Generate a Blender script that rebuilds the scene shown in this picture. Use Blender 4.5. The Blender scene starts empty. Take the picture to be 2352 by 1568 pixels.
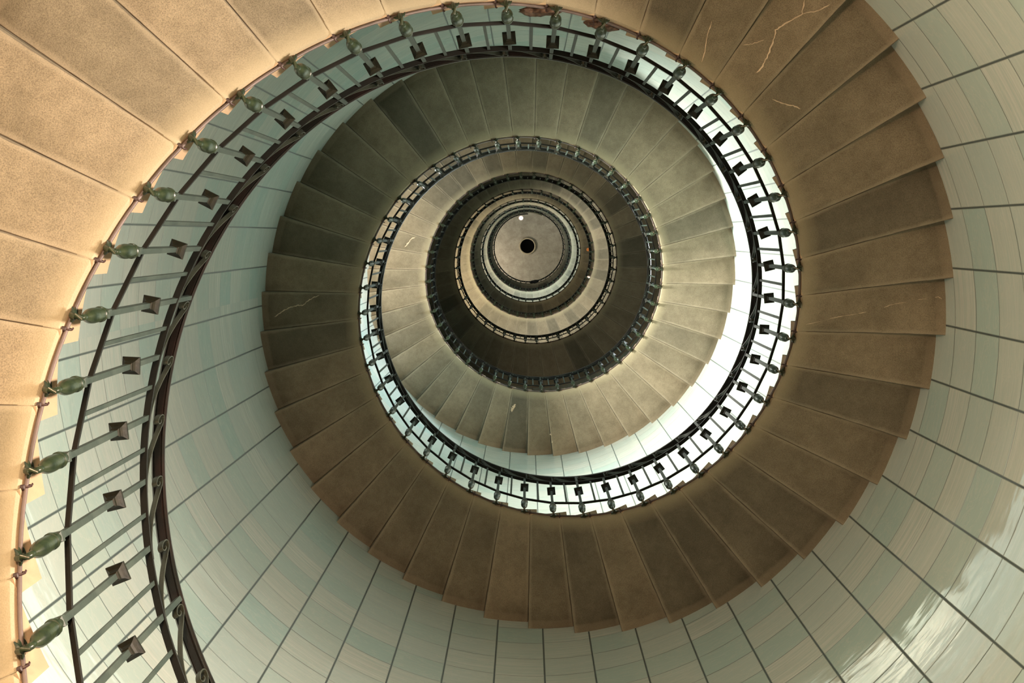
import bpy, math, random
from mathutils import Vector, Matrix
random.seed(7)
PI = math.pi
S = 1.6                                   # radius of the open well in metres
F_PX, TX, TY = 2991.741551786895, -0.010813521535261663, 0.08181483830819043
CX, CY = -0.03851652654616414*S, -0.3522023389196943*S
Z0, PHI0, HS = 3.997225982825842*S, -1.2676805170305645, 0.11293446513241674*S
RI, RW = 1.6, 1.5477416713493426*S        # stone inner edge, tiled wall
EYE = 1.6                                 # eye height above the ground floor
N = 44
DA = 2*PI/N
K_LO, K_HI = -44, 308                     # first and last step
P_LO, P_HI = -17, 82                      # the hundred that show largest
def hz(k): return EYE + Z0 + HS*k         # height of the helix
def ang(k): return PHI0 + DA*k
def hp(k, r, dz=0.0):
    a = ang(k); return Vector((r*math.cos(a), r*math.sin(a), hz(k)+dz))
BEND=[(-60,.03),(-17,.030),(-14.5,.045),(-12,.055),(-10.5,.060),(-9,.055),(-7,.045),(-5,.040),(-3.7,.010),(-2.5,-.015),(-1.2,-.030),(.3,-.045),(2,-.03),(5,0),(400,0)]
def bend(k):                              # the stair is not a perfect helix: its rail dips and rises a few centimetres
    for (a,x),(b,y) in zip(BEND,BEND[1:]):
        if a<=k<=b: t=(k-a)/(b-a); t=t*t*(3-2*t); return x+(y-x)*t
    return 0.0
def sbend(k): return .5*bend(k)
col = bpy.context.scene.collection

# ------------------------------------------------------------------ helpers
class MB:
    def __init__(s): s.v=[]; s.f=[]; s.at={}
    def add(s, vs, fs, **at):
        b=len(s.v); s.v+= [tuple(v) for v in vs]; s.f += [tuple(i+b for i in f) for f in fs]
        for k in set(list(s.at)+list(at)):
            if k not in s.at: s.at[k]=[0.0]*b
            s.at[k] += list(at.get(k,[0.0]*len(vs)))
    def grid(s, rows, closed_u=False, closed_v=False, cap=False):
        """rows: list of rings (equal length); closed_u = each ring closed"""
        n=len(rows[0]); vs=[p for r in rows for p in r]; fs=[]
        m=len(rows)
        for i in range(m if closed_v else m-1):
            for j in range(n if closed_u else n-1):
                a=i*n+j; b=i*n+(j+1)%n; c=((i+1)%m)*n+(j+1)%n; d=((i+1)%m)*n+j
                fs.append((a,b,c,d))
        if cap:
            fs.append(tuple(reversed(range(n)))); fs.append(tuple((m-1)*n+j for j in range(n)))
        s.add(vs,fs)
    def box(s, M, sx, sy, sz):
        vs=[M@Vector((x*sx/2,y*sy/2,z*sz/2)) for z in(-1,1) for y in(-1,1) for x in(-1,1)]
        s.add(vs,[(0,2,3,1),(4,5,7,6),(0,1,5,4),(2,6,7,3),(0,4,6,2),(1,3,7,5)])
    def sq(s, M, prof, cap=True):
        """square tube: prof = [(z, half side)]"""
        s.grid([[M@Vector((x*h,y*h,z)) for x,y in((-1,-1),(1,-1),(1,1),(-1,1))] for z,h in prof],closed_u=True,cap=cap)
    def lathe(s, M, prof, n=14, cap=True):
        s.grid([[M@Vector((h*math.cos(2*PI*i/n),h*math.sin(2*PI*i/n),z)) for i in range(n)] for z,h in prof],closed_u=True,cap=cap)
    def tube(s, pts, rad, n=8, up=None, cap=True):
        rows=[]; pts=[Vector(p) for p in pts]
        for i,p in enumerate(pts):
            t=(pts[min(i+1,len(pts)-1)]-pts[max(i-1,0)]).normalized()
            u=Vector((0,0,1)) if up is None else up
            a=t.cross(u)
            if a.length<1e-4: a=t.cross(Vector((1,0,0)))
            a.normalize(); b=a.cross(t)
            r=rad[i] if isinstance(rad,(list,tuple)) else rad
            rows.append([p+a*(r*math.cos(2*PI*j/n))+b*(r*math.sin(2*PI*j/n)) for j in range(n)])
        s.grid(rows,closed_u=True,cap=cap)
    def merge(s, o, M, **over):
        at={k:list(v) for k,v in o.at.items()}
        for k,val in over.items(): at[k]=[val]*len(o.v)
        s.add([M@Vector(v) for v in o.v], o.f, **at)
    def mesh(s, name, m, smooth=None):
        me=bpy.data.meshes.new(name); me.from_pydata(s.v,[],s.f); me.materials.append(m)
        for k,v in s.at.items():
            a=me.attributes.new(k,'FLOAT','POINT'); a.data.foreach_set('value',v)
        if smooth is not None:
            me.polygons.foreach_set('use_smooth',[True]*len(me.polygons))
            me.set_sharp_from_angle(angle=math.radians(smooth))
        me.update(); return me
    def build(s, name, m, parent=None, smooth=None): return link(name, s.mesh(name,m,smooth), parent)
def link(name, me, parent=None, M=None):
    o=bpy.data.objects.new(name, me); col.objects.link(o)
    if parent: o.parent=parent
    if M is not None: o.matrix_local=M
    return o
def tag(o, label=None, cat=None, group=None, kind=None):
    if label: o['label']=label
    if cat: o['category']=cat
    if group: o['group']=group
    if kind: o['kind']=kind
    return o
def empty(name, loc=(0,0,0)):
    o=bpy.data.objects.new(name,None); o.empty_display_size=.1; o.location=loc; col.objects.link(o); return o
def screw(k): return Matrix.Translation((0,0,HS*k))@Matrix.Rotation(DA*k,4,'Z')   # carries step 0 onto step k

# ------------------------------------------------------------------ materials
class NT:
    def __init__(s,name):
        s.m=bpy.data.materials.new(name); s.m.use_nodes=True; s.t=s.m.node_tree; s.n=s.t.nodes
        s.b=s.n['Principled BSDF']
    def node(s,ty,**kw):
        n=s.n.new(ty)
        for k,v in kw.items(): setattr(n,k,v)
        return n
    def set(s,sock,v):
        if isinstance(v,(int,float,tuple)): sock.default_value=v
        else: s.t.links.new(v,sock)
    def math(s,op,a,b=None,c=None,clamp=False):
        n=s.node('ShaderNodeMath',operation=op,use_clamp=clamp)
        for i,v in enumerate((a,b,c)):
            if v is not None: s.set(n.inputs[i],v)
        return n.outputs[0]
    def ramp(s,v,stops):
        n=s.node('ShaderNodeValToRGB'); e=n.color_ramp.elements
        while len(e)<len(stops): e.new(.5)
        for x,(p,c) in zip(e,stops): x.position=p; x.color=c if len(c)==4 else (*c,1)
        s.set(n.inputs[0],v); return n.outputs[0]
    def mix(s,f,a,b,mode='MIX'):
        n=s.node('ShaderNodeMix',data_type='RGBA',blend_type=mode)
        s.set(n.inputs[0],f)
        for i,v in ((6,a),(7,b)):
            if isinstance(v,tuple): n.inputs[i].default_value=(*v,1) if len(v)==3 else v
            else: s.t.links.new(v,n.inputs[i])
        return n.outputs[2]
    def noise(s,vec,scale,detail=3,rough=.5,dist=0):
        n=s.node('ShaderNodeTexNoise'); s.set(n.inputs['Vector'],vec); n.inputs['Scale'].default_value=scale
        n.inputs['Detail'].default_value=detail; n.inputs['Roughness'].default_value=rough; n.inputs['Distortion'].default_value=dist
        return n.outputs['Fac']
    def comb(s,x,y,z):
        n=s.node('ShaderNodeCombineXYZ')
        for i,v in enumerate((x,y,z)): s.set(n.inputs[i],v)
        return n.outputs[0]
    def obj(s): return s.node('ShaderNodeTexCoord').outputs['Object']
    def attr(s,name): return s.node('ShaderNodeAttribute',attribute_name=name).outputs['Fac']
    def bump(s,h,strength,dist=.01,normal=None):
        n=s.node('ShaderNodeBump'); s.set(n.inputs['Height'],h); n.inputs['Strength'].default_value=strength; n.inputs['Distance'].default_value=dist
        if normal is not None: s.t.links.new(normal,n.inputs['Normal'])
        return n.outputs[0]
    def fin(s,color,rough=.5,metal=0,normal=None,**kw):
        b=s.b
        if isinstance(color,tuple): b.inputs['Base Color'].default_value=(*color,1)
        else: s.t.links.new(color,b.inputs['Base Color'])
        s.set(b.inputs['Roughness'],rough); b.inputs['Metallic'].default_value=metal
        if normal is not None: s.t.links.new(normal,b.inputs['Normal'])
        for k,v in kw.items(): s.set(b.inputs[k],v)
        return s.m

def mat_tile():
    t=NT('opaline_tile'); o=t.obj(); x=t.node('ShaderNodeSeparateXYZ'); t.t.links.new(o,x.inputs[0])
    X,Y,Zc=x.outputs
    a=t.math('ARCTAN2',Y,X)
    u=t.math('MULTIPLY',t.math('SUBTRACT',a,PHI0),N/(2*PI))              # step units round the wall
    ph=t.math('MULTIPLY',t.math('COSINE',t.math('MULTIPLY',t.math('SUBTRACT',u,5.0),2*PI/N)),-.11)
    u=t.math('ADD',t.math('ADD',u,ph),.265+88)
    v=t.math('DIVIDE',t.math('SUBTRACT',Zc,EYE+.12),.3614)
    iu=t.math('FLOOR',u)
    wn=t.node('ShaderNodeTexWhiteNoise',noise_dimensions='1D'); t.set(wn.inputs['W'],iu)
    v=t.math('ADD',v,t.math('MULTIPLY',t.math('SUBTRACT',wn.outputs['Value'],.5),.05))
    iv=t.math('FLOOR',v); fu=t.math('SUBTRACT',u,iu); fv=t.math('SUBTRACT',v,iv)
    w2=t.node('ShaderNodeTexWhiteNoise',noise_dimensions='2D'); t.t.links.new(t.comb(iu,iv,0.0),w2.inputs['Vector'])
    rnd=w2.outputs['Value']; sp=t.node('ShaderNodeSeparateColor'); t.t.links.new(w2.outputs['Color'],sp.inputs[0])
    # streaks run along the ring
    sv=t.comb(t.math('ADD',t.math('MULTIPLY',u,.55),t.math('MULTIPLY',rnd,40)),t.math('MULTIPLY',v,16.0),t.math('MULTIPLY',sp.outputs[1],30))
    st=t.noise(sv,1.0,5,.6,.4)
    vein=t.noise(t.comb(t.math('MULTIPLY',u,1.3),t.math('MULTIPLY',v,3.2),t.math('MULTIPLY',rnd,50)),1.0,5,.65,1.2)
    base=t.ramp(rnd,[(0,(.355,.48,.455)),(.2,(.395,.495,.465)),(.5,(.42,.495,.47)),(.8,(.435,.50,.465)),(1,(.455,.50,.465))])
    c=t.mix(t.math('MULTIPLY',t.math('POWER',sp.outputs[0],2.2),.8),base,t.ramp(st,[(.3,(.375,.49,.46)),(.5,(.45,.515,.48)),(.7,(.60,.63,.60))]))
    c=t.mix(t.ramp(vein,[(.47,(0,0,0)),(.5,(.35,.35,.35)),(.53,(0,0,0))]),c,(.54,.57,.52))
    def line(f,w):
        d=t.math('MINIMUM',f,t.math('SUBTRACT',1.0,f)); n=t.node('ShaderNodeMapRange'); t.set(n.inputs[0],d)
        n.inputs[1].default_value=w*.6; n.inputs[2].default_value=w*1.3; n.inputs[3].default_value=1; n.inputs[4].default_value=0; return n.outputs[0]
    lu=line(fu,.018); 
    lv=t.math('MULTIPLY',line(fv,.0115),t.ramp(sp.outputs[2],[(0,(.5,)*3),(1,(1,)*3)]))
    j=t.math('MAXIMUM',lu,lv)
    c=t.mix(t.math('MULTIPLY',j,.93),c,(.028,.045,.045))
    wav=t.noise(t.comb(t.math('ADD',t.math('MULTIPLY',u,1.2),t.math('MULTIPLY',rnd,9)),t.math('MULTIPLY',v,2.0),0.0),1.0,2,.5,.3)
    wav2=t.noise(t.comb(t.math('MULTIPLY',u,3.0),t.math('MULTIPLY',v,14.0),rnd),1.0,2,.5)
    # every pane is set at a slightly different tilt
    tilt=t.math('ADD',t.math('MULTIPLY',t.math('MULTIPLY',fu,t.math('SUBTRACT',sp.outputs[0],.5)),.35),t.math('MULTIPLY',t.math('MULTIPLY',fv,t.math('SUBTRACT',sp.outputs[2],.5)),.35))
    h=t.math('ADD',t.math('ADD',t.math('MULTIPLY',wav,.55),t.math('MULTIPLY',wav2,.06)),tilt)
    h=t.math('SUBTRACT',h,t.math('MULTIPLY',j,.35))
    return t.fin(c,rough=t.math('ADD',t.math('MULTIPLY',j,.5),.07),normal=t.bump(h,.55,.008),**{'IOR':1.62,'Specular IOR Level':.6})
def mat_stone(name='soffit_stone', warm=1.0, step=True):
    t=NT(name); o=t.obj(); info=t.node('ShaderNodeObjectInfo').outputs['Random']
    if step:
        r=t.math('FRACT',t.math('ADD',info,t.attr('rnd'))); uf=t.attr('uf'); rf=t.attr('rf')
    else: r=info
    off=t.node('ShaderNodeVectorMath',operation='ADD'); t.t.links.new(o,off.inputs[0]); t.t.links.new(t.comb(t.math('MULTIPLY',r,37.0),t.math('MULTIPLY',r,91.0),t.math('MULTIPLY',r,53.0)),off.inputs[1])
    p=off.outputs[0]
    n1=t.noise(p,3.2,3,.55); n2=t.noise(p,210,2,.6); n3=t.noise(p,17,4,.6)
    if step:
        # darker weathered patch towards some stones' middle and outer end, a shape of the stone's own
        c=t.ramp(n1,[(.25,(.125,.113,.080)),(.5,(.162,.146,.106)),(.75,(.195,.177,.130))])
        c=t.mix(.85,c,t.ramp(r,[(0,(.42,.43,.40)),(.16,(.60,.60,.56)),(.35,(.80,.78,.72)),(.6,(.90,.87,.81)),(1,(1.06,1.0,.92))]),'MULTIPLY')
    else:
        c=t.ramp(n1,[(.3,(.31,.27,.22)),(.7,(.45,.40,.335))])
    c=t.mix(.6,c,t.ramp(n2,[(.34,(.45,.42,.38)),(.5,(.92,.92,.92)),(.64,(1.3,1.25,1.2))]),'MULTIPLY')
    c=t.mix(.35,c,t.ramp(n3,[(.35,(.7,.68,.62)),(.6,(1.1,1.1,1.1))]),'MULTIPLY')
    h=t.math('ADD',t.math('MULTIPLY',n2,.5),t.math('MULTIPLY',n3,.6))
    if step:
        d=t.math('MINIMUM',uf,t.math('SUBTRACT',1.0,uf))
        wob=t.math('MULTIPLY',t.math('SUBTRACT',t.noise(p,9,3,.6),.42),.11)
        m=t.node('ShaderNodeMapRange'); t.set(m.inputs[0],t.math('SUBTRACT',d,wob)); m.inputs[1].default_value=.02; m.inputs[2].default_value=.085; m.inputs[3].default_value=1; m.inputs[4].default_value=0
        c=t.mix(t.math('MULTIPLY',m.outputs[0],.42),c,(.26,.232,.168))
        sn=t.ramp(t.noise(p,5.5,4,.65),[(.44,(0,0,0)),(.56,(1,1,1))])
        m5=t.node('ShaderNodeMapRange'); t.set(m5.inputs[0],t.math('SUBTRACT',d,t.math('MULTIPLY',sn,.012))); m5.inputs[1].default_value=.002; m5.inputs[2].default_value=.011; m5.inputs[3].default_value=1; m5.inputs[4].default_value=0
        c=t.mix(t.math('MULTIPLY',m5.outputs[0],.7),c,(.075,.06,.042))      # dark open joint, patchy
        m2=t.node('ShaderNodeMapRange'); t.set(m2.inputs[0],rf); m2.inputs[1].default_value=.14; m2.inputs[2].default_value=.03; m2.inputs[3].default_value=0; m2.inputs[4].default_value=1
        c=t.mix(t.math('MULTIPLY',m2.outputs[0],.6),c,(.26,.232,.150))
        m4=t.node('ShaderNodeMapRange'); t.set(m4.inputs[0],rf); m4.inputs[1].default_value=.0045; m4.inputs[2].default_value=.0; m4.inputs[3].default_value=0; m4.inputs[4].default_value=1
        c=t.mix(t.math('MULTIPLY',m4.outputs[0],.85),c,(.30,.212,.128))      # pale worn ends of the treads       # smoothed, paler edge along the well
        m3=t.node('ShaderNodeMapRange'); t.set(m3.inputs[0],t.math('ADD',rf,t.math('MULTIPLY',wob,.25))); m3.inputs[1].default_value=.925; m3.inputs[2].default_value=.945
        c=t.mix(t.math('MULTIPLY',m3.outputs[0],.3),c,(.24,.20,.14))      # drafted margin against the wall
    return t.fin(c,rough=.88,normal=t.bump(h,.5,.004))
def mat_iron(name,c1,c2,rough,sc=9,spec=.5):
    t=NT(name); n=t.noise(t.obj(),sc,4,.6); n2=t.noise(t.obj(),120,2,.5)
    c=t.ramp(n,[(.35,c1),(.66,c2)])
    return t.fin(c,rough=rough,normal=t.bump(n2,.25,.002),**{'Specular IOR Level':spec})
def mat_plain(name,c,rough=.6,**kw):
    t=NT(name); n=t.noise(t.obj(),14,3)
    a=tuple(x*.8 for x in c); return t.fin(t.ramp(n,[(.3,a),(.7,c)]),rough=rough,**kw)
TILE=mat_tile(); STONE=mat_stone(); VAULT=mat_stone('vault_plaster',step=False)
IRON=mat_iron('painted_post_iron',(.015,.025,.021),(.033,.046,.038),.5,spec=.25)
BULB=mat_iron('green_cast_iron',(.007,.014,.007),(.020,.030,.013),.3,25,spec=.4)
COLL=mat_iron('collar_iron',(.004,.005,.003),(.014,.013,.007),.5,30,spec=.15)
BLACK=mat_iron('dark_rail_iron',(.004,.005,.004),(.008,.0075,.006),.5,6,spec=.25)
RAIL=mat_iron('handrail_paint',(.004,.004,.003),(.011,.006,.005),.3,5,.45)
SCRL=mat_iron('scroll_iron',(.016,.019,.013),(.034,.038,.026),.45,spec=.3)
CABLE=mat_iron('cable_sheath',(.045,.032,.025),(.095,.072,.067),.5,4)
CLIP=mat_iron('rusty_clip',(.016,.007,.006),(.035,.014,.011),.6,30)
CRUST=mat_iron('rusty_crust',(.022,.012,.008),(.10,.062,.038),.85,45)
MORTAR=mat_plain('mortar_fill',(.46,.38,.27),.9)
FLOORM=mat_plain('floor_stone',(.32,.30,.26),.6)

# ------------------------------------------------------------------ the shaft
mb=MB(); n=N*4; TOP=EYE+64.3
prof=[(RW,-.02),(RW,TOP),(RW+.35,TOP),(RW+.35,-.02)]
mb.grid([[Vector((r*math.cos(2*PI*i/n),r*math.sin(2*PI*i/n),z)) for i in range(n)] for r,z in prof],closed_u=True,closed_v=True)
w=mb.build('wall_round',TILE,smooth=40); tag(w,'round shaft wall clad in square pale green glass tiles','wall',kind='structure')
mb=MB(); mb.lathe(Matrix(),[(-.3,RW+.35),(-.02,RW+.35),(0,RW+.34),(0,.01)],96)
tag(mb.build('floor',FLOORM),'stone ground floor of the shaft','floor',kind='structure')
mb=MB(); HR=.36
prof=[(RW+.02,TOP-.75),(RW-.35,TOP-.28),(1.6,TOP-.12),(1.0,TOP-.03),(HR+.06,TOP),(HR+.055,TOP-.05),(HR,TOP-.05),(HR,TOP+1.2),(RW+.35,TOP+1.2),(RW+.35,TOP-.0)]
mb.grid([[Vector((r*math.cos(2*PI*i/96),r*math.sin(2*PI*i/96),z)) for i in range(96)] for r,z in prof],closed_u=True,closed_v=True)
tag(mb.build('ceiling',VAULT,smooth=35),'pale stone vault closing the shaft around a round hole','ceiling',kind='structure')
mb=MB(); mb.grid([[Vector((r*math.cos(2*PI*i/64),r*math.sin(2*PI*i/64),z)) for i in range(64)] for r,z in ((HR-.012,TOP+.02),(HR-.012,TOP-.085),(HR+.03,TOP-.10),(HR+.055,TOP-.075),(HR+.052,TOP-.045))],closed_u=True,closed_v=True)
tag(mb.build('trim_1',MORTAR,smooth=40),'pale raised rim around the round hole in the vault','trim',kind='structure')
mb=MB(); mb.lathe(Matrix.Translation((0,0,TOP+1.25)),[(0,HR+.1),(.1,HR+.1)],32)
tag(mb.build('hole_darkness',BLACK),'black disc giving the round hole at the top of the shaft its darkness','darkness')  # added disc: the darkness inside the hole is put in as black colour

# ------------------------------------------------------------------ staircase
def stone():
    b=MB()
    ks=[.0,.012,.2,.4,.6,.8,.988,1.0]
    rs=[(RI,.034),(RI+.003,.018),(RI+.011,.006),(RI+.028,.0),(RI+.06,0),(1.8,0),(1.98,0),(2.16,0),(2.32,0),(RW-.05,0),(RW-.044,.0035),(RW+.015,.0035)]
    T=.195-.23*HS                                   # tread top relative to hz(0)
    def bz(k,r):
        w=min(1,max(0,(r-RI)/(RW-RI)))**2.2
        e=.006*min(1,max(0,(r-RI-.03)/.1)) if k in(0.0,1.0) else 0
        return (1-w)*(HS*k-.03)+w*.04+e
    vs=[];uf=[];rf=[];fs=[]
    def P(k,r,z): a=ang(k); return (r*math.cos(a),r*math.sin(a),hz(0)+z)
    nr=len(rs)
    for k in ks:
        for r,p in rs:
            vs.append(P(k,r,bz(k,r)+p)); uf.append(k); rf.append((r-RI)/(RW-RI))
    for i in range(len(ks)-1):
        for j in range(nr-1):
            a=i*nr+j; fs.append((a,a+1,a+nr+1,a+nr))
    # upper part: nose back to rear
    kt=[-.23,-.1]+ks
    tb=len(vs)
    for k in kt:
        for r in (RI,RW+.015):
            vs.append(P(k,r,T)); uf.append(.5); rf.append(0.0 if r==RI else .5)
    nb=len(vs)
    for k in (-.23,-.1,0.0):
        for r in (RI,RW+.015):
            vs.append(P(k,r,T-HS+.001)); uf.append(.5); rf.append(0.0 if r==RI else .5)
    for i in range(len(kt)-1): a=tb+2*i; fs.append((a,a+2,a+3,a+1))
    for i in range(2):
        a=nb+2*i; c=tb+2*i
        fs.append((a,a+1,a+3,a+2)); fs.append((a,a+2,c+2,c)); fs.append((a+3,a+1,c+1,c+3))
    fs.append((tb,tb+1,nb+1,nb))                                      # riser
    fs.append((nb+4,nb+5)+tuple(nr-1-j for j in range(nr)))           # front joint
    L=len(ks)-1; e=tb+2*(len(kt)-1); fs.append(tuple(L*nr+j for j in range(nr))+(e+1,e))   # rear joint
    for i in range(L):                                                # end towards the well, end in the wall
        c=tb+4+2*i
        if i==0: fs.append((0,nr,c+2,c,nb+4)); fs.append((nr-1,nb+5,c+1,c+3,2*nr-1))
        else: fs.append((i*nr,(i+1)*nr,c+2,c)); fs.append(((i+1)*nr-1,c+1,c+3,(i+2)*nr-1))
    b.add(vs,fs,uf=uf,rf=rf,rnd=[0.0]*len(vs)); return b
SB=stone(); sm=SB.mesh('step',STONE,smooth=34)
stair=empty('spiral_staircase',(0,0,0))
tag(stair,'spiral staircase of sandy brown stone steps winding up the tiled round shaft','staircase')
steps={}
rr=random.Random(3)
def jit(k): return Matrix.Translation((0,0,sbend(k+.5)+rr.uniform(-.003,.003)))@screw(k)@Matrix.Translation((0,0,0))
SM={}
for k in range(P_LO,P_HI+1): SM[k]=jit(k); steps[k]=link('step',sm,stair,SM[k])
mb=MB()
for k in list(range(K_LO,P_LO))+list(range(P_HI+1,K_HI+1)): mb.merge(SB,jit(k),rnd=rr.random())
tag(mb.build('step',STONE,stair,smooth=34),kind='stuff')

def soffit(k,r):
    w=min(1,max(0,(r-RI)/(RW-RI)))**2.2
    j=math.floor(k); return (1-w)*(hz(k)-.03)+w*(hz(j)+.04)+sbend(j+.5)
def crack(kk,pts,width,name='crack',label=None):
    parent=steps[kk]; b=MB(); inv=SM[kk].inverted(); q=[]
    for i in range(len(pts)-1):
        for s_ in range(5):
            f=s_/5; k=pts[i][0]*(1-f)+pts[i+1][0]*f; r=pts[i][1]*(1-f)+pts[i+1][1]*f; q.append((k,r))
    q.append(pts[-1]); up=[]; lo=[]
    n=len(q); rows=[]
    for i,(k,r) in enumerate(q):
        p0=Vector((q[max(i-1,0)][1]*math.cos(ang(q[max(i-1,0)][0])),q[max(i-1,0)][1]*math.sin(ang(q[max(i-1,0)][0])),0))
        p1=Vector((q[min(i+1,n-1)][1]*math.cos(ang(q[min(i+1,n-1)][0])),q[min(i+1,n-1)][1]*math.sin(ang(q[min(i+1,n-1)][0])),0))
        t=(p1-p0).normalized(); nrm=Vector((-t.y,t.x,0)); w=width*(.5+.8*rr.random())*min(1,.35+min(i,n-1-i)/3)
        c=Vector((r*math.cos(ang(k)),r*math.sin(ang(k)),soffit(k,r)))+nrm*rr.uniform(-.3,.3)*width
        rows.append([inv@(c+nrm*w/2+Vector((0,0,.004))),inv@(c+nrm*w*.3-Vector((0,0,.0035))),inv@(c-nrm*w*.3-Vector((0,0,.0035))),inv@(c-nrm*w/2+Vector((0,0,.004)))])
    b.grid(rows,closed_u=True,cap=True); o=b.build(name,MORTAR,parent)
    if label: o['label']=label
crack(2,[(2.48,2.222),(2.6,2.164),(2.47,2.069),(2.41,2.013),(2.51,1.958),(2.6,1.883),(2.65,1.828),(2.63,1.794)],.010,label='pale mortar filled crack')
crack(2,[(2.6,2.164),(2.76,2.225),(2.85,2.294)],.007)
crack(2,[(2.08,1.844),(2.21,1.88),(2.34,1.936)],.007)
crack(1,[(1.29,1.83),(1.36,1.756),(1.47,1.691),(1.52,1.641)],.006)
crack(3,[(3.27,1.773),(3.5,1.804),(3.67,1.843),(3.82,1.866)],.007)
crack(8,[(8.81,1.644),(8.74,1.711),(8.62,1.833),(8.58,1.921),(8.51,2.053),(8.42,2.141),(8.36,2.273),(8.33,2.434),(8.37,2.451)],.0055,label='thin pale crack across the stone')
crack(30,[(30.33,2.365),(30.42,2.316),(30.51,2.263),(30.57,2.216),(30.61,2.156),(30.61,2.102),(30.73,2.064),(30.83,2.013),(30.92,1.963)],.011)
crack(76,[(76.2,1.967),(76.51,1.927),(76.76,1.903),(76.87,1.859)],.02)
crack(64,[(64.85,1.92),(64.76,1.866),(64.66,1.81)],.05,name='pale_patch',label='pale leaf shaped patch')
crack(62,[(62.97,2.17),(62.97,2.20)],.03,name='pale_patch')
crack(62,[(62.95,2.27),(62.95,2.295)],.025,name='pale_patch')

# ------------------------------------------------------------------ railing
railing=empty('iron_railing',(0,0,0))
tag(railing,'dark green iron railing with acorn posts following the inner edge of the stair','railing')
RP=1.546                                   # radius of the posts
KP,KQ=.21,.71                              # post and picket places within a step
K_END=K_HI-2
def sweep(prof,r0,dz,k0,k1,per=4):
    b=MB(); rows=[]; n=int((k1-k0)*per)
    for i in range(n+1):
        k=k0+(k1-k0)*i/n; a=ang(k)
        rows.append([Vector(((r0+x)*math.cos(a),(r0+x)*math.sin(a),hz(k)+dz+z+bend(k))) for x,z in prof])
    b.grid(rows,closed_u=True,cap=True); return b
hprof=[(-.027,.004),(-.026,-.006),(-.019,-.012),(-.017,-.008),(-.012,-.008),(-.011,-.014),(.011,-.014),(.012,-.008),(.017,-.008),(.019,-.012),(.026,-.006),(.027,.004),(.020,.016),(.0,.022),(-.020,.016)]
sweep(hprof,1.560,1.312,K_LO+.2,K_END,5).build('handrail',RAIL,railing,smooth=50)
sweep([(-.013,-.006),(.014,-.006),(.014,.006),(-.013,.006)],RP,1.068,K_LO+.2,K_END,4).build('top_bar',BLACK,railing)
b=MB(); rows=[]
for k in range(K_LO,K_END):                # the lower bar runs straight from post to post
    p=hp(k+KP,RP+.003,.258+bend(k+KP)); a=ang(k+KP); R_=Vector((math.cos(a),math.sin(a),0))
    rows.append([p+R_*x+Vector((0,0,z)) for x,z in((-.0085,-.008),(.0085,-.008),(.0085,.008),(-.0085,.008))])
b.grid(rows,closed_u=True,cap=True); b.build('lower_bar',BLACK,railing)
def frame(k,r,dz=0):
    a=ang(k); return Matrix.Translation(hp(k,r,dz))@Matrix.Rotation(a,4,'Z')
F0=frame(KP,RP)
def shaft(top):
    b=MB(); b.sq(F0,[(.150,.0125),(.158,.0165),(.176,.0165),(.182,.0105),(top,.0095)])
    return b
shaft_s=shaft(1.070); shaft_l=shaft(1.300)
acorn=MB()
FA=F0@Matrix.Translation((0,0,.014))
acorn.lathe(FA,[(-.088,.004),(-.080,.010),(-.066,.0115),(-.058,.0095),(-.05,.012),(-.03,.0205),(-.008,.0255),(.02,.0268),(.05,.0262),(.085,.0245),(.088,.0275),(.100,.0275),(.104,.0235),(.125,.020),(.146,.0145),(.156,.013)],16)
collar=MB(); collar.sq(F0,[(.672,.0098),(.676,.0145),(.690,.0150),(.700,.0200),(.712,.0325),(.722,.0330),(.724,.0300),(.735,.0098)])
hook=MB()
def L(x,y,z): return FA@Vector((x,y,z))
hook.tube([L(.0,0,-.070),L(.004,0,-.084),(L(.020,0,-.090)),L(.038,0,-.076),L(.048,0,-.045),L(.056,0,-.012),L(.060,0,.012)],[.0105,.0115,.011,.010,.009,.009,.009],8,up=Vector((0,1,0)))
for da,dz,ln in ((.9,.022,.030),(-.9,.024,.028),(.35,-.016,.034),(-.35,-.018,.030),(1.5,0,.026),(-1.5,.004,.03),(0,.04,.03)):
    e=Vector((.012,math.sin(da)*ln,-.0+math.cos(da)*ln*.4+dz))
    hook.tube([L(.030,0,-.075),L(.030+e.x*.6,e.y*.6,-.070+e.z*.6),L(.034+e.x,e.y,-.060+e.z)],[.008,.0065,.0022],6,up=Vector((1,0,0)))
hook.lathe(frame(KP,RP+.052,.010)@Matrix.Rotation(PI/2,4,'Y'),[(-.006,.012),(-.004,.019),(.004,.021)],10)
FQ=frame(KQ,RP); picket=MB()
picket.grid([[FQ@Vector((x,y,z)) for x,y in((-.005,-.0075),(.005,-.0075),(.005,.0075),(-.005,.0075))] for z in(.258,1.068)],closed_u=True,cap=True)
def catmull(pts,n=6):
    out=[]; P=[pts[0]]+pts+[pts[-1]]
    for i in range(1,len(P)-2):
        for s_ in range(n):
            t=s_/n; a,b_,c,d=P[i-1],P[i],P[i+1],P[i+2]
            out.append(tuple(.5*((2*b_[q])+(-a[q]+c[q])*t+(2*a[q]-5*b_[q]+4*c[q]-d[q])*t*t+(-a[q]+3*b_[q]-3*c[q]+d[q])*t**3) for q in(0,1)))
    out.append(pts[-1]); return out
cv=catmull([(-.97,1.078),(-.74,1.086),(-.48,1.122),(-.24,1.190),(-.07,1.255),(.02,1.286),(.10,1.288),(.145,1.262),(.135,1.225),(.08,1.207),(.03,1.216),(.015,1.236),(.04,1.252),(.07,1.246)],5)
scroll=MB(); rows=[]; st=RP*DA
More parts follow.
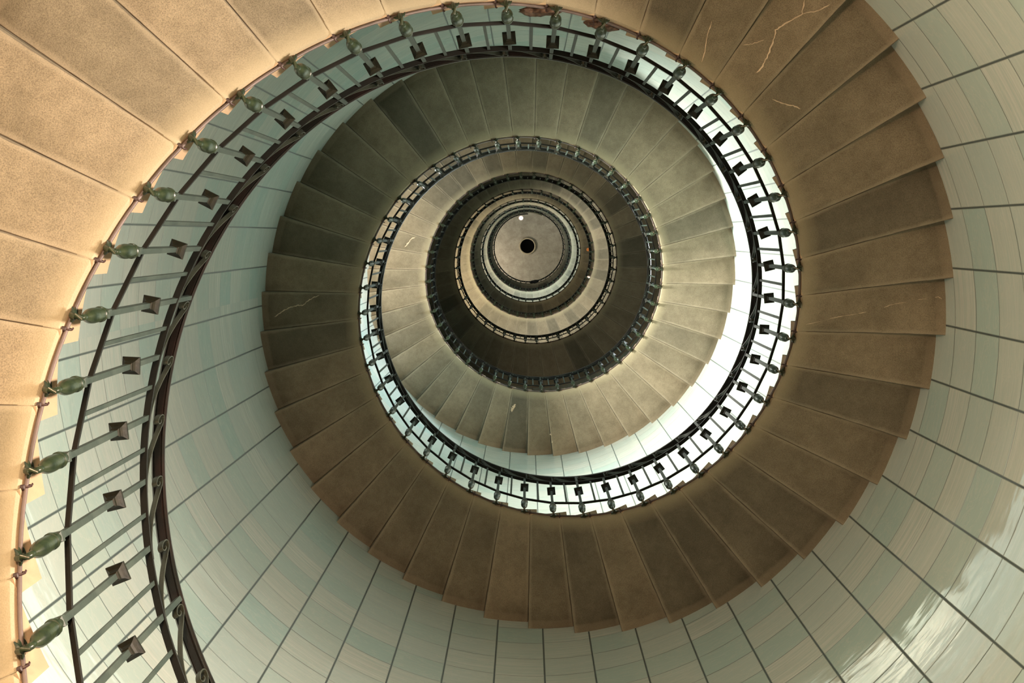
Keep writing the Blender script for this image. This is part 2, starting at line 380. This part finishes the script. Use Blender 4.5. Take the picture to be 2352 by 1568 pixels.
for i,(k,dz) in enumerate(cv):
    p,q=cv[max(i-1,0)],cv[min(i+1,len(cv)-1)]
    tx,tz=(q[0]-p[0])*st,(q[1]-p[1])+ (q[0]-p[0])*HS; l=math.hypot(tx,tz) or 1; nx,nz=-tz/l*.0022,tx/l*.0022
    def PP(dx,s_): a=ang(k)+s_*nx/RP; r=RP-.001+dx; return Vector((r*math.cos(a),r*math.sin(a),hz(k)+dz+s_*nz))
    rows.append([PP(-.010,-1),PP(.010,-1),PP(.010,1),PP(-.010,1)])
scroll.grid(rows,closed_u=True,cap=True)
def rscrew(kk,k): return Matrix.Translation((0,0,bend(kk)))@screw(k)
def long_post(k): return (k+17)%5==0
m_s=shaft_s.mesh('baluster',IRON); m_l=shaft_l.mesh('baluster',IRON)
m_a=acorn.mesh('acorn_finial',BULB,smooth=40); m_c=collar.mesh('square_collar',COLL); m_h=hook.mesh('wall_bracket',BULB,smooth=50)
m_p=picket.mesh('picket',IRON); m_sc=scroll.mesh('scroll',SCRL,smooth=40)
for k in range(P_LO,P_HI+1):
    bal=link('baluster',m_l if long_post(k) else m_s,railing,rscrew(k+KP,k))
    link('acorn_finial',m_a,bal); link('square_collar',m_c,bal); link('wall_bracket',m_h,bal)
    link('picket',m_p,railing,rscrew(k+KQ,k)); link('scroll',m_sc,railing,rscrew(k-.4,k))
A,Bm,C_,D=MB(),MB(),MB(),MB()
for k in list(range(K_LO,P_LO))+list(range(P_HI+1,K_END)):
    M=rscrew(k,k); A.merge(shaft_l if long_post(k) else shaft_s,M)
    for x in (acorn,collar,hook): Bm.merge(x,M)
    C_.merge(picket,M); D.merge(scroll,M)
ob=A.build('baluster',IRON,railing); tag(ob,kind='stuff')
tag(Bm.build('acorn_finial',BULB,ob,smooth=40),kind='stuff')
tag(C_.build('picket',IRON,railing),kind='stuff'); tag(D.build('scroll',SCRL,railing,smooth=40),kind='stuff')

# ------------------------------------------------------------------ cable clipped along the stone edge
b=MB(); pts=[]; pts2=[]
k=K_LO+.5
while k<K_END:
    f=k-math.floor(k); sag=-.003*math.sin(PI*f)
    pts.append(hp(k,RI-.009,.000+sag+.001*math.sin(k*2.7)+sbend(k))); pts2.append(hp(k,RI-.004,.0145+sag*.3+.0015*math.sin(k*1.9)+sbend(k)))
    k+=.25
b.tube(pts,.0070,8); b.tube(pts2,.0042,6)
cab=b.build('clipped_cable',CABLE,smooth=60); tag(cab,'pinkish brown cable pair running along the underside edge of the stair','cable')
clip=MB(); FC=frame(0,RI-.0105,.002)
ring=[FC@Vector((.0125*math.cos(a)+.001,0,.0135*math.sin(a)+.003)) for a in [i*2*PI/12 for i in range(11)]]
clip.tube(ring,.0042,6,up=Vector((-math.sin(ang(0)),math.cos(ang(0)),0)))
clip.lathe(FC@Matrix.Translation((.010,0,-.012))@Matrix.Rotation(PI/2,4,'Y'),[(-.010,.006),(-.008,.0095),(.004,.0095)],8)
clip.tube([FC@Vector((-.012,0,.0)),FC@Vector((-.014,.002,.004)),FC@Vector((-.015,.004,.008)),FC@Vector((-.013,.006,.012))],[.0042,.0038,.003,.002],6)
m_cl=clip.mesh('clip',CLIP,smooth=50)
for k in range(P_LO,P_HI+1): link('clip',m_cl,cab,Matrix.Translation((0,0,sbend(k)))@screw(k))
b=MB()
for k in list(range(K_LO+1,P_LO))+list(range(P_HI+1,K_END)): b.merge(clip,Matrix.Translation((0,0,sbend(k)))@screw(k))
tag(b.build('clip',CLIP,cab,smooth=50),kind='stuff')

# ------------------------------------------------------------------ small things
def lump(name,k,dz,w,h,seed,label):
    rnd=random.Random(seed); b=MB(); M=frame(k,RI-.012,dz); rows=[]
    nu,nv=14,9
    for i in range(nv):
        t=-1+2*i/(nv-1); row=[]
        for j in range(nu):
            a=2*PI*j/nu; q=math.sqrt(max(0,1-t*t*.96)); e=1+rnd.uniform(-.22,.22)
            row.append(M@Vector((.022*q*math.cos(a)*e, w*t*(1+rnd.uniform(-.06,.06)), h*q*math.sin(a)*e+h*.25*math.sin(3*t+seed))))
        rows.append(row)
    b.grid(rows,closed_u=True,cap=True)
    return tag(b.build(name,CRUST),label,'lump',group='rusty lumps on the stair edge')
lump('rusty_lump',-2.10,.085,.098,.060,2,'larger rusty brown crust lump on the stair edge at the top of the picture')
lump('rusty_lump',-.80,.085,.085,.050,5,'smaller rusty crust lump right of the other one on the stair edge')
def bp(px,py,rad):                          # a point of the place from the measured sight line
    r=Vector((math.cos(TX),0,-math.sin(TX))); w=Vector((math.sin(TX)*math.cos(TY),math.sin(TY),math.cos(TX)*math.cos(TY))); d=w.cross(r)
    v=r*((px-1176)/F_PX)+d*((py-784)/F_PX)+w
    a=v.x**2+v.y**2; b_=2*(CX*v.x+CY*v.y); c=CX*CX+CY*CY-rad*rad
    t=(-b_+math.sqrt(b_*b_-4*a*c))/2/a
    return Vector((CX,CY,0))+v*t+Vector((0,0,EYE))
def cone(name,p,r,h,m,label,cat):
    b=MB(); b.lathe(Matrix(),[(0,r),(h*.15,r),(h*.2,r*.8),(h*.9,r*.25),(h,r*.2)],12); o=b.build(name,m,smooth=40); o.location=p; return tag(o,label,cat)
pl=empty('pendant_lamp',bp(1196.7,500.6,1.30)); tag(pl,'small white cone lamp hanging under the vault at the top of the shaft','lamp')
PW=mat_plain('lamp_shade_white',(.85,.72,.66),.5)
b=MB(); b.lathe(Matrix(),[(-.13,.10),(-.12,.10),(.10,.035),(.14,.03)],20); b.build('lamp_shade',PW,pl,smooth=40)
EM=NT('glowing_bulb'); EM.fin((.9,.8,.75)); EM.b.inputs['Emission Color'].default_value=(1,.80,.70,1); EM.b.inputs['Emission Strength'].default_value=.7
b=MB(); b.lathe(Matrix(),[(-.16,.02),(-.155,.085),(-.135,.095),(-.13,.02)],16); b.build('bulb',EM.m,pl,smooth=40)
b=MB(); b.lathe(Matrix(),[(.14,.009),(TOP-.08-pl.location.z,.009)],8); b.build('cord',BLACK,pl)
q=bp(1227,646.5,1.475)
b=MB(); r3=random.Random(5); u=Vector((-q.y,q.x,0)).normalized(); v=Vector((q.x,q.y,0)).normalized(); rows=[]
for i in range(11):
    t=-1+i/5; e=math.sqrt(max(.02,1-t*t)); rows.append([q+u*(.21*t)+v*(.075*e*math.cos(a)*(1+r3.uniform(-.2,.2)))+Vector((0,0,.16*e*math.sin(a)*(1+r3.uniform(-.2,.2)))) for a in [j*PI/5 for j in range(10)]])
b.grid(rows,closed_u=True,cap=True); tag(b.build('dark_bundle',BLACK,smooth=60),'black cloth bundle slung on the topmost turn of the railing','bundle')
ORANGE=mat_plain('orange_plastic',(.9,.28,.06),.5)
q=bp(1351,573,1.525); cone('orange_cone',q,.045,.085,ORANGE,'tiny orange cone fixed to the railing far up the shaft','cone')
q=bp(1352,636,1.525); b=MB(); r3=random.Random(9); rows=[]
for i in range(8):
    t=i/7; rows.append([q+Vector((.012*math.sin(t*9)+.035*math.cos(a)*(.5+.5*math.sin(t*PI)),.018*math.sin(a)+.01*math.cos(t*7),-.09*t+.05)) for a in [j*PI/4 for j in range(8)]])
b.grid(rows,closed_u=True,cap=True); tag(b.build('white_rag',PW,smooth=60),'tiny crumpled white rag tied to the railing below the orange cone','rag')
# ------------------------------------------------------------------ light
def lamp(k,dz,r,power,colr,rad=.12,name='lamp'):
    l=bpy.data.lights.new(name,'POINT'); l.energy=power; l.color=colr; l.shadow_soft_size=rad
    o=bpy.data.objects.new(name,l); o.location=hp(k,r,dz); col.objects.link(o); return o
WARM=(1.0,.72,.47); NEUT=(1.0,.93,.82); COOL=(.80,.95,1.0)
lo=lamp(0,0,0,600,(1,.60,.37),.2); lo.location=(-1.12,-1.0,3.3)      # warm bulb above the foot of the stair
def area(k,r,dz,d,power,sx,sy,c,name,spread=180):
    l=bpy.data.lights.new(name,'AREA'); l.shape='RECTANGLE'; l.size=sx; l.size_y=sy; l.energy=power; l.color=c; l.spread=math.radians(spread)
    o=bpy.data.objects.new(name,l); o.location=hp(k,r,dz); a=ang(k); R_=Vector((math.cos(a),math.sin(a),0))
    o.rotation_euler=(R_*d[0]+Vector((0,0,d[1]))).to_track_quat('-Z','Y').to_euler(); col.objects.link(o)
area(-37,RW-.03,4.3,(-1,.04),290,.7,.9,(1,.80,.65),'unseen_window_light',118)   # low window on the east side
area(31,RW-.03,2.8,(-1,-.1),650,.6,1.1,(1.0,.95,.84),'unseen_window_light',112)     # a window above the second turn
area(53,RW-.03,2.0,(-1,-.05),230,.6,1.1,(.86,.95,1.0),'unseen_window_light',112)  # unseen light added to brighten the wall strip opposite, no known window
area(16.5,2.28,2.7,(.0,1),50,.5,.4,(1,.68,.42),'uplight',120)
area(34,2.15,4.8,(.05,1),62,.9,.4,(1,.76,.54),'uplight',120)
for k,pw,c in ((98,105,NEUT),(109,95,NEUT),(120,130,(1,.82,.58)),(178,90,NEUT),(188,100,COOL),(198,125,COOL),(207,90,NEUT)):
    area(k,2.2,4.0,(0,1),pw,.5,.4,c,'uplight',120)
lamp(292,3.2,2.1,150,(1,.88,.72))
wd=bpy.data.worlds.new('world'); wd.use_nodes=True; bpy.context.scene.world=wd
wd.node_tree.nodes['Background'].inputs[0].default_value=(.02,.025,.025,1)

# ------------------------------------------------------------------ camera
cam=bpy.data.cameras.new('camera'); co=bpy.data.objects.new('camera',cam); col.objects.link(co)
right=Vector((math.cos(TX),0,-math.sin(TX))); fwd=Vector((math.sin(TX)*math.cos(TY),math.sin(TY),math.cos(TX)*math.cos(TY)))
down=fwd.cross(right); up=-down
M=Matrix((right,up,-fwd)).transposed().to_4x4(); M.translation=Vector((CX,CY,EYE)); co.matrix_world=M
cam.sensor_width=36; cam.lens=F_PX*36/2352; cam.clip_start=.05; cam.clip_end=200
sc=bpy.context.scene; sc.camera=co
sc.view_settings.view_transform='Standard'; sc.view_settings.look='None'; sc.view_settings.gamma=1; sc.view_settings.exposure=0
